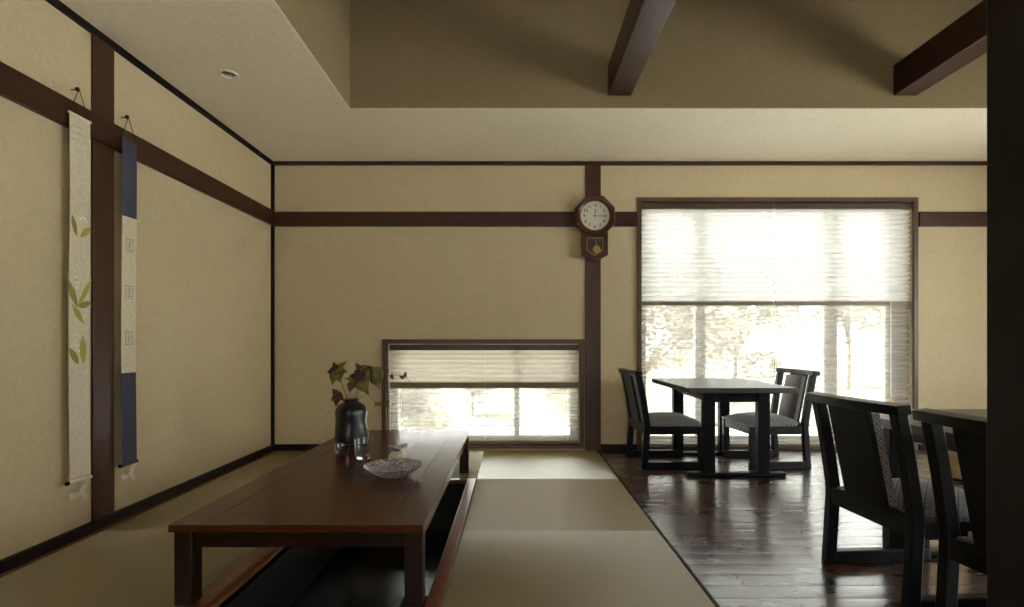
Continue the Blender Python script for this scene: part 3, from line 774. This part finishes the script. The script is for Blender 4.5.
def hand(name, ang, L, W, y):
    d_ = Vector((math.sin(ang), 0, math.cos(ang))); s_ = Vector((d_.z, 0, -d_.x))
    m = MB(); pr = [(-.016, W*.5), (0, W*.9), (L*.6, W*.55), (L*.72, W*1.3), (L*.8, W*.5), (L, W*.12)]
    for i in range(len(pr)-1):
        (u0,w0),(u1,w1) = pr[i], pr[i+1]
        P = [d_*u0+s_*w0, d_*u1+s_*w1, d_*u1-s_*w1, d_*u0-s_*w0]
        vs = [(p.x, y, p.z) for p in P] + [(p.x, y+.0015, p.z) for p in P]
        m.add(vs, [(0,1,2,3),(7,6,5,4),(0,4,5,1),(1,5,6,2),(2,6,7,3),(3,7,4,0)])
    m.build(name, M['ink'], ck)
hand('hour_hand', math.radians(6), .062, .0042, yf+.0190)
hand('minute_hand', math.radians(91), .092, .0032, yf+.0165)
MB().tube([(0, yf+.021, 0), (0, yf+.0145, 0)], .006, 16).build('hub', M['brass'], ck, smooth=True)
# pendulum box with pointed foot
ob_ = [(-.108,-.13),(.108,-.13),(.108,-.318),(0,-.375),(-.108,-.318)]
ib_ = [(-.068,-.178),(.068,-.178),(.068,-.282),(0,-.326),(-.068,-.282)]
MB().prism(ob_, 'y', yb, yf+.055).build('pendulum_box', M['clock_wood'], ck, bevel=.002)
bf = MB().ring(ob_, ib_, 'y', yf+.018, yf+.055).build('box_door', M['clock_wood'], ck, bevel=.004)
ib2 = [(-.063,-.183),(.063,-.183),(.063,-.279),(0,-.320),(-.063,-.279)]
MB().ring(ib_, ib2, 'y', yf+.016, yf+.022).build('door_inlay', M['brass'], bf)
MB().prism(ib_, 'y', yf+.0265, yf+.028).build('door_glass', M['pane'], bf)
p_ = MB().tube([(.004, yf+.044, -.17), (.019, yf+.044, -.262)], .0032, 8).build('pendulum_rod', M['brass'], ck)
MB().tube([(.019, yf+.047, -.272), (.019, yf+.036, -.272)], .034, 28).build('pendulum_bob', M['brass'], p_, smooth=True, bevel=.003)

# ------------------------------------------------------------------ dining chairs
def post_poly(pts, w):
    L_ = [(x-w/2, z) for x, z in pts]; R_ = [(x+w/2, z) for x, z in pts]
    return L_ + R_[::-1]
def make_chair():
    c = tag(empty('dining_chair', (0,0,0)), 'x', 'chair', 'black framed dining chairs')
    back = [(-.205, .0), (-.192, .20), (-.187, .30), (-.193, .36), (-.215, .50), (-.247, .665)]
    bx_at = lambda z: next((a[0]+(b_[0]-a[0])*(z-a[1])/(b_[1]-a[1])) for a, b_ in zip(back, back[1:]) if a[1] <= z <= b_[1])
    for s in (-1, 1):
        y0, y1 = (s*.2, s*.2+.0)
        ya, yb_ = s*.198-.0175, s*.198+.0175
        mm = MB()
        pts = spline([(x, 0, z) for x, z in back], 4); poly = post_poly([(p.x, p.z) for p in pts], .043)
        n = len(pts)
        for i in range(n-1):
            a, b2 = pts[i], pts[i+1]; h = .0215
            mm.add([(a.x-h,ya,a.z),(a.x+h,ya,a.z),(a.x+h,yb_,a.z),(a.x-h,yb_,a.z),(b2.x-h,ya,b2.z),(b2.x+h,ya,b2.z),(b2.x+h,yb_,b2.z),(b2.x-h,yb_,b2.z)],
                   [(0,1,5,4),(1,2,6,5),(2,3,7,6),(3,0,4,7)] + ([(0,3,2,1)] if i == 0 else []) + ([(4,5,6,7)] if i == n-2 else []))
        mm.build('back_leg', M['ebony_z'], c, smooth=True, bevel=.004)
        MB().box(.182, .222, ya, yb_, .0535, .298).build('front_leg', M['ebony_z'], c, bevel=.004)
        MB().box(-.182, .224, ya-.001, yb_+.001, .0005, .053).build('runner', M['ebony_x'], c, bevel=.005)
        MB().box(-.17, .19, s*.196-.012, s*.196+.012, .245, .305).build('side_rail', M['ebony_x'], c, bevel=.003)
    MB().box(.192, .216, -.179, .179, .245, .305).build('front_rail', M['ebony_y'], c, bevel=.003)
    # lower back rail, slightly bowed on top
    n = 12; mm = MB(); vs = []
    for i in range(n+1):
        y = -.180+.36*i/n; u = 2*i/n-1; zt = .312+.016*(1-u*u)
        vs += [(-.204,y,.248),(-.176,y,.248),(-.178,y,zt),(-.206,y,zt)]
    fs = [(i*4+k, i*4+(k+1) % 4, (i+1)*4+(k+1) % 4, (i+1)*4+k) for i in range(n) for k in range(4)] + [(0,3,2,1), (n*4,n*4+1,n*4+2,n*4+3)]
    mm.add(vs, fs).build('back_rail', M['ebony_y'], c, bevel=.003)
    # top rail bowed backwards
    n = 16; mm = MB(); vs = []
    for i in range(n+1):
        u = 2*i/n-1; y = .232*u; xo = -.252 - .022*(1-u*u)
        vs += [(xo-.026,y,.660),(xo+.026,y,.664),(xo+.022,y,.697),(xo-.030,y,.692)]
    fs = [(i*4+k, i*4+(k+1) % 4, (i+1)*4+(k+1) % 4, (i+1)*4+k) for i in range(n) for k in range(4)] + [(0,3,2,1), (n*4,n*4+1,n*4+2,n*4+3)]
    mm.add(vs, fs).build('top_rail', M['ebony_y'], c, smooth=True, bevel=.004)
    # back board + padded front
    def lean(z): return -.194 - (z-.30)*.205
    mm = MB(); Z = [.30+.37*i/8 for i in range(9)]; vs = []
    for z in Z: x = lean(z); vs += [(x-.012,-.10,z),(x+.006,-.10,z),(x+.006,.10,z),(x-.012,.10,z)]
    fs = [(i*4+k, i*4+(k+1) % 4, (i+1)*4+(k+1) % 4, (i+1)*4+k) for i in range(8) for k in range(4)] + [(0,3,2,1),(32,33,34,35)]
    bb = mm.add(vs, fs).build('back_board', M['ebony_z'], c, bevel=.002)
    for z in (.40, .585):
        x = lean(z)-.012
        MB().tube([(x+.001,-.0,z),(x-.0015,-.0,z)], .006, 12).build('screw', M['iron'], bb)
    mm = MB(); vs = []; ny, nz = 8, 10
    for i in range(nz+1):
        z = .315+.335*i/nz; v_ = 2*i/nz-1
        for j in range(ny+1):
            u = 2*j/ny-1; bul = (1-u**4)*(1-v_**6)
            vs.append((lean(z)+.034+.024*bul, u*.1, z))
    nv = len(vs); vs += [(lean(.315+.335*i/nz)+.0065, (2*j/ny-1)*.1, .315+.335*i/nz) for i in range(nz+1) for j in range(ny+1)]
    fs = []
    for i in range(nz):
        for j in range(ny):
            a = i*(ny+1)+j; q = (a, a+1, a+ny+2, a+ny+1); fs += [q, tuple(k+nv for k in q[::-1])]
    for i in range(nz):
        for j in (0, ny):
            a = i*(ny+1)+j; fs.append((a, a+ny+1, a+ny+1+nv, a+nv))
    for j in range(ny):
        for i in (0, nz):
            a = i*(ny+1)+j; fs.append((a, a+1, a+1+nv, a+nv))
    mm.add(vs, fs).build('back_cushion', M['back_fab'], c, smooth=True)
    # seat cushion: domed pad
    mm = MB(); nx, ny = 12, 12; vs = []
    def sx_(u): return .022 + .205*u
    for i in range(nx+1):
        for j in range(ny+1):
            u, v_ = 2*i/nx-1, 2*j/ny-1
            k = (1-abs(u)**5)*(1-abs(v_)**5)
            vs.append((sx_(u), v_*.208 if u > -.8 else v_*.176, .318+.034*k+.016*(1-u*u)*(1-v_*v_)))
    nv = len(vs); vs += [(p[0], p[1], .303) for p in vs]
    fs = []
    for i in range(nx):
        for j in range(ny):
            a = i*(ny+1)+j; q = (a, a+1, a+ny+2, a+ny+1); fs += [q, tuple(k+nv for k in q[::-1])]
    for i in range(nx):
        for j in (0, ny):
            a = i*(ny+1)+j; fs.append((a, a+ny+1, a+ny+1+nv, a+nv))
    for j in range(ny):
        for i in (0, nx):
            a = i*(ny+1)+j; fs.append((a, a+1, a+1+nv, a+nv))
    mm.add(vs, fs).build('seat_cushion', M['seat_fab'], c, smooth=True)
    return c
ch = make_chair()
ch.location = (1.115, 3.882, 0); ch.rotation_euler.z = math.radians(3)
ch['label'] = 'black chair with grey patterned seat on the left of the far dining table'
dup(ch, (1.868, 3.882, 0), PI+math.radians(4), 'black chair facing left, on the right of the far dining table by the window')
dup(ch, (1.500, 1.935, 0), math.radians(4.5), 'large foreground black chair seen from behind, whole back board in view')
dup(ch, (1.526, 1.398, 0), math.radians(5.5), 'black chair half hidden by the dark pillar, nearest the viewer')

# ------------------------------------------------------------------ dining tables
def make_table():
    t = tag(empty('dining_table', (0,0,0)), 'x', 'table', 'black dining tables')
    TT = .602
    pl = [(-.36,-.44),(-.35,-.45),(.35,-.45),(.36,-.44),(.36,.44),(.35,.45),(-.35,.45),(-.36,.44)]
    MB().prism(pl, 'z', TT-.034, TT).build('table_top', M['ebony_top'], t, bevel=.004)
    for s in (-1, 1):
        y = s*.325
        for sx in (-1, 1):
            MB().box(sx*.183-.04, sx*.183+.04, y-.025, y+.025, .0265, TT-.0345).build('leg', M['ebony_z'], t, bevel=.004)
        MB().box(-.33, .33, y-.03, y+.03, .0005, .026).build('foot', M['ebony_x'], t, bevel=.008)
        MB().box(-.143, .143, y-.014, y+.014, TT-.105, TT-.035).build('end_rail', M['ebony_x'], t, bevel=.003)
        MB().box(-.26, .26, y-.03, y+.03, TT-.048, TT-.0345).build('cleat', M['ebony_x'], t, bevel=.002)
    for sx in (-1, 1):
        MB().box(sx*.183-.014, sx*.183+.014, -.30, .30, TT-.1, TT-.036).build('long_rail', M['ebony_y'], t, bevel=.003)
    return t
M['ebony_top'] = wood('ebony_table_top', (40, 37, 38), 'y', .36, .2, spec=1.0)
t1 = make_table(); t1.location = (1.488, 3.82, 0)
t1['label'] = 'black dining table standing in front of the big window'
t2 = dup(t1, (1.79, 1.865, 0), 0, 'black dining table partly hidden behind the two foreground chairs')

for c_ in kids(t2):                       # its near trestle stands further in, between the two chairs
    ys = [v_.co.y for v_ in c_.data.vertices]
    if max(ys) < -.25 and min(ys) > -.40: c_.location.y = .123

# pottery jar on the floor
j = tag(empty('pottery_jar', (2.96, 3.42, 0)), 'round cream and ochre pottery jar with an orange patch on the floorboards', 'jar')
MB().lathe([(.0005,.0),(.105,.0),(.118,.012),(.155,.07),(.175,.15),(.172,.22),(.150,.28),(.118,.315),(.112,.33),(.122,.345),(.112,.348),(.102,.33),(.108,.31),(.14,.27),(.155,.2),(.0005,.05)], n=48).build('body', M['jar'], j, smooth=True)
MB().lathe([(.106,.0005),(.12,.0005),(.126,.016),(.12,.022),(.10,.004)], n=48).build('foot_ring', M['iron'], j, smooth=True)

# ------------------------------------------------------------------ outside
n = N('garden_gravel'); o_ = n.obj()
gc = n.ramp(n.noise(o_, 1.4, 4), [(.35, lin((206, 204, 196))), (.5, lin((224, 222, 216))), (.7, lin((236, 235, 231)))])
M['gravel'] = n.pbr(Base_Color=gc, Roughness=.95)
go = MB().box(-30, 34, YF+.16, 60, -.62, -.47).box(XR+.16, 34, -30, YF+.16, -.62, -.47).box(-30, XR+.16, -30, YB-.16, -.62, -.47).build('ground_garden', M['gravel'])
struct(go, 'pale gravel garden outside the windows', 'ground')
n = N('pale_lawn'); o_ = n.obj()
M['lawn'] = n.pbr(Base_Color=n.ramp(n.noise(n.mapp(o_, (1, .5, 1)), 1.6, 5, .7), [(.32, lin((84, 84, 70))), (.5, lin((116, 114, 98))), (.7, lin((160, 158, 144)))]), Roughness=.95)
struct(MB().box(-30, 34, 8.4, 60, -.4695, -.44).build('ground_lawn', M['lawn']), 'pale grass beyond the gravel outside the windows', 'ground')
def foliage(name, rgb):
    n = N(name); c = lin(rgb)
    f = n.noise(n.obj(), 5, 2); col = n.ramp(f, [(.3, scale(c, .7)), (.7, scale(c, 1.3))])
    d = n.n('ShaderNodeBsdfDiffuse', {'Color': col}).outputs[0]; t = n.n('ShaderNodeBsdfTranslucent', {'Color': col}).outputs[0]
    return n.shade(n.n('ShaderNodeMixShader', {0: .45, 1: d, 2: t}).outputs[0])
M['fol'] = foliage('garden_foliage', (126, 121, 104)); M['fol2'] = foliage('shrub_foliage', (128, 123, 108))
M['bark'] = plain('garden_bark', (110, 96, 80), .9)
def tree(name, x, y, h, r, zc, nl, size, label, cat, mat, trunk=.05, sq=.8):
    root = tag(empty(name, (x, y, -.47)), label, cat, 'garden plants outside the windows')
    m = MB(); rnd = random.Random(int(x*100+y*7))
    blobs = [(Vector((rnd.gauss(0, r*.45), rnd.gauss(0, r*.45), zc+.47+rnd.gauss(0, r*.42*sq))), r*rnd.uniform(.3, .55)) for _ in range(14)]
    for _ in range(nl):
        c, br_ = rnd.choice(blobs)
        d = Vector((rnd.gauss(0,1), rnd.gauss(0,1), rnd.gauss(0,1))).normalized()*br_*rnd.uniform(.5, 1)
        p = c+d
        if p.z < .02: p.z = .02+rnd.random()*.1
        a = Vector((rnd.gauss(0,1), rnd.gauss(0,1), rnd.gauss(0,.6))).normalized(); b2 = a.cross(Vector((rnd.gauss(0,1), rnd.gauss(0,1), rnd.gauss(0,1)))).normalized()
        s = size*rnd.uniform(.6, 1.3)
        m.add([p-a*s, p+b2*s*.45, p+a*s, p-b2*s*.45], [(0,1,2,3)])
    m.build('foliage', M[mat], root, weld=False)
    k = MB(); top = Vector((0, 0, zc+.47))
    k.tube([(0,0,-.02), (trunk*.4,0,top.z*.5), top], [trunk, trunk*.8, trunk*.4], 8)
    for c, _ in blobs[:6]: k.tube([top*.55, (c+top*.55)*.5+Vector((0,0,.05)), c], [trunk*.5, trunk*.35, trunk*.12], 6)
    k.build('trunk', M['bark'], root, smooth=True)
tree('garden_tree', 1.8, 7.3, 3, 1.25, 1.15, 9000, .036, 'bushy garden tree seen through the left pane of the big window', 'tree', 'fol')
tree('garden_tree', 4.75, 11.2, 3, 1.4, 1.5, 8000, .045, 'garden tree seen through the middle pane of the big window, right of the bright gap', 'tree', 'fol')
tree('garden_tree', 9.4, 14.6, 3, 1.6, 1.9, 8000, .05, 'garden tree seen through the right pane of the big window', 'tree', 'fol')
tree('garden_shrub', -1.25, 6.7, 1, .55, .05, 5000, .025, 'leafy shrub outside the left end of the low window', 'shrub', 'fol2', .025)
tree('garden_shrub', -.75, 9.4, 1, .55, .25, 4500, .025, 'leafy shrub outside the middle of the low window', 'shrub', 'fol2', .025)
tree('garden_shrub', 1.15, 10.6, 1, .5, .0, 4000, .025, 'low shrub outside the right end of the low window', 'shrub', 'fol2', .02, .5)

# ------------------------------------------------------------------ light
w = bpy.data.worlds.new('sky'); scene.world = w; w.use_nodes = True
nt = w.node_tree; nt.nodes.clear()
out = nt.nodes.new('ShaderNodeOutputWorld'); bg = nt.nodes.new('ShaderNodeBackground')
tc = nt.nodes.new('ShaderNodeTexCoord'); sp = nt.nodes.new('ShaderNodeSeparateXYZ'); rp = nt.nodes.new('ShaderNodeValToRGB')
nt.links.new(tc.outputs['Generated'], sp.inputs[0]); nt.links.new(sp.outputs[2], rp.inputs[0])
rp.color_ramp.elements[0].position = 0; rp.color_ramp.elements[0].color = (1.0, .985, .95, 1)
rp.color_ramp.elements[1].position = .8; rp.color_ramp.elements[1].color = (.92, .97, 1.0, 1)
nt.links.new(rp.outputs[0], bg.inputs[0]); bg.inputs[1].default_value = 4.8
sl = bpy.data.lights.new('sun', 'SUN'); sl.energy = 18; sl.angle = math.radians(2); sl.color = (1, .97, .93)
so_ = bpy.data.objects.new('sun', sl); COL.objects.link(so_); so_.rotation_euler = Vector((.5, .02, -.87)).to_track_quat('-Z', 'Y').to_euler(); so_.location = (-6, 6, 9)
nt.links.new(bg.outputs[0], out.inputs[0])

# ------------------------------------------------------------------ camera
cam = bpy.data.cameras.new('camera'); co = bpy.data.objects.new('camera', cam); COL.objects.link(co)
co.location = (0, 0, .9); co.rotation_euler = (PI/2, 0, 0)
cam.sensor_width = 36; cam.lens = 36*520/1024
cam.shift_x = (512-514)/1024; cam.shift_y = (342-303.5)/1024
cam.clip_start = .05
scene.camera = co
vs_ = scene.view_settings
scene.display_settings.display_device = 'sRGB'
vs_.view_transform = 'Standard'; vs_.look = 'None'; vs_.gamma = 1; vs_.use_curve_mapping = False
vs_.exposure = 0.85
cy = scene.cycles
cy.max_bounces = 14; cy.diffuse_bounces = 7; cy.glossy_bounces = 5; cy.transmission_bounces = 8; cy.transparent_max_bounces = 20
cy.caustics_reflective = True; cy.caustics_refractive = False
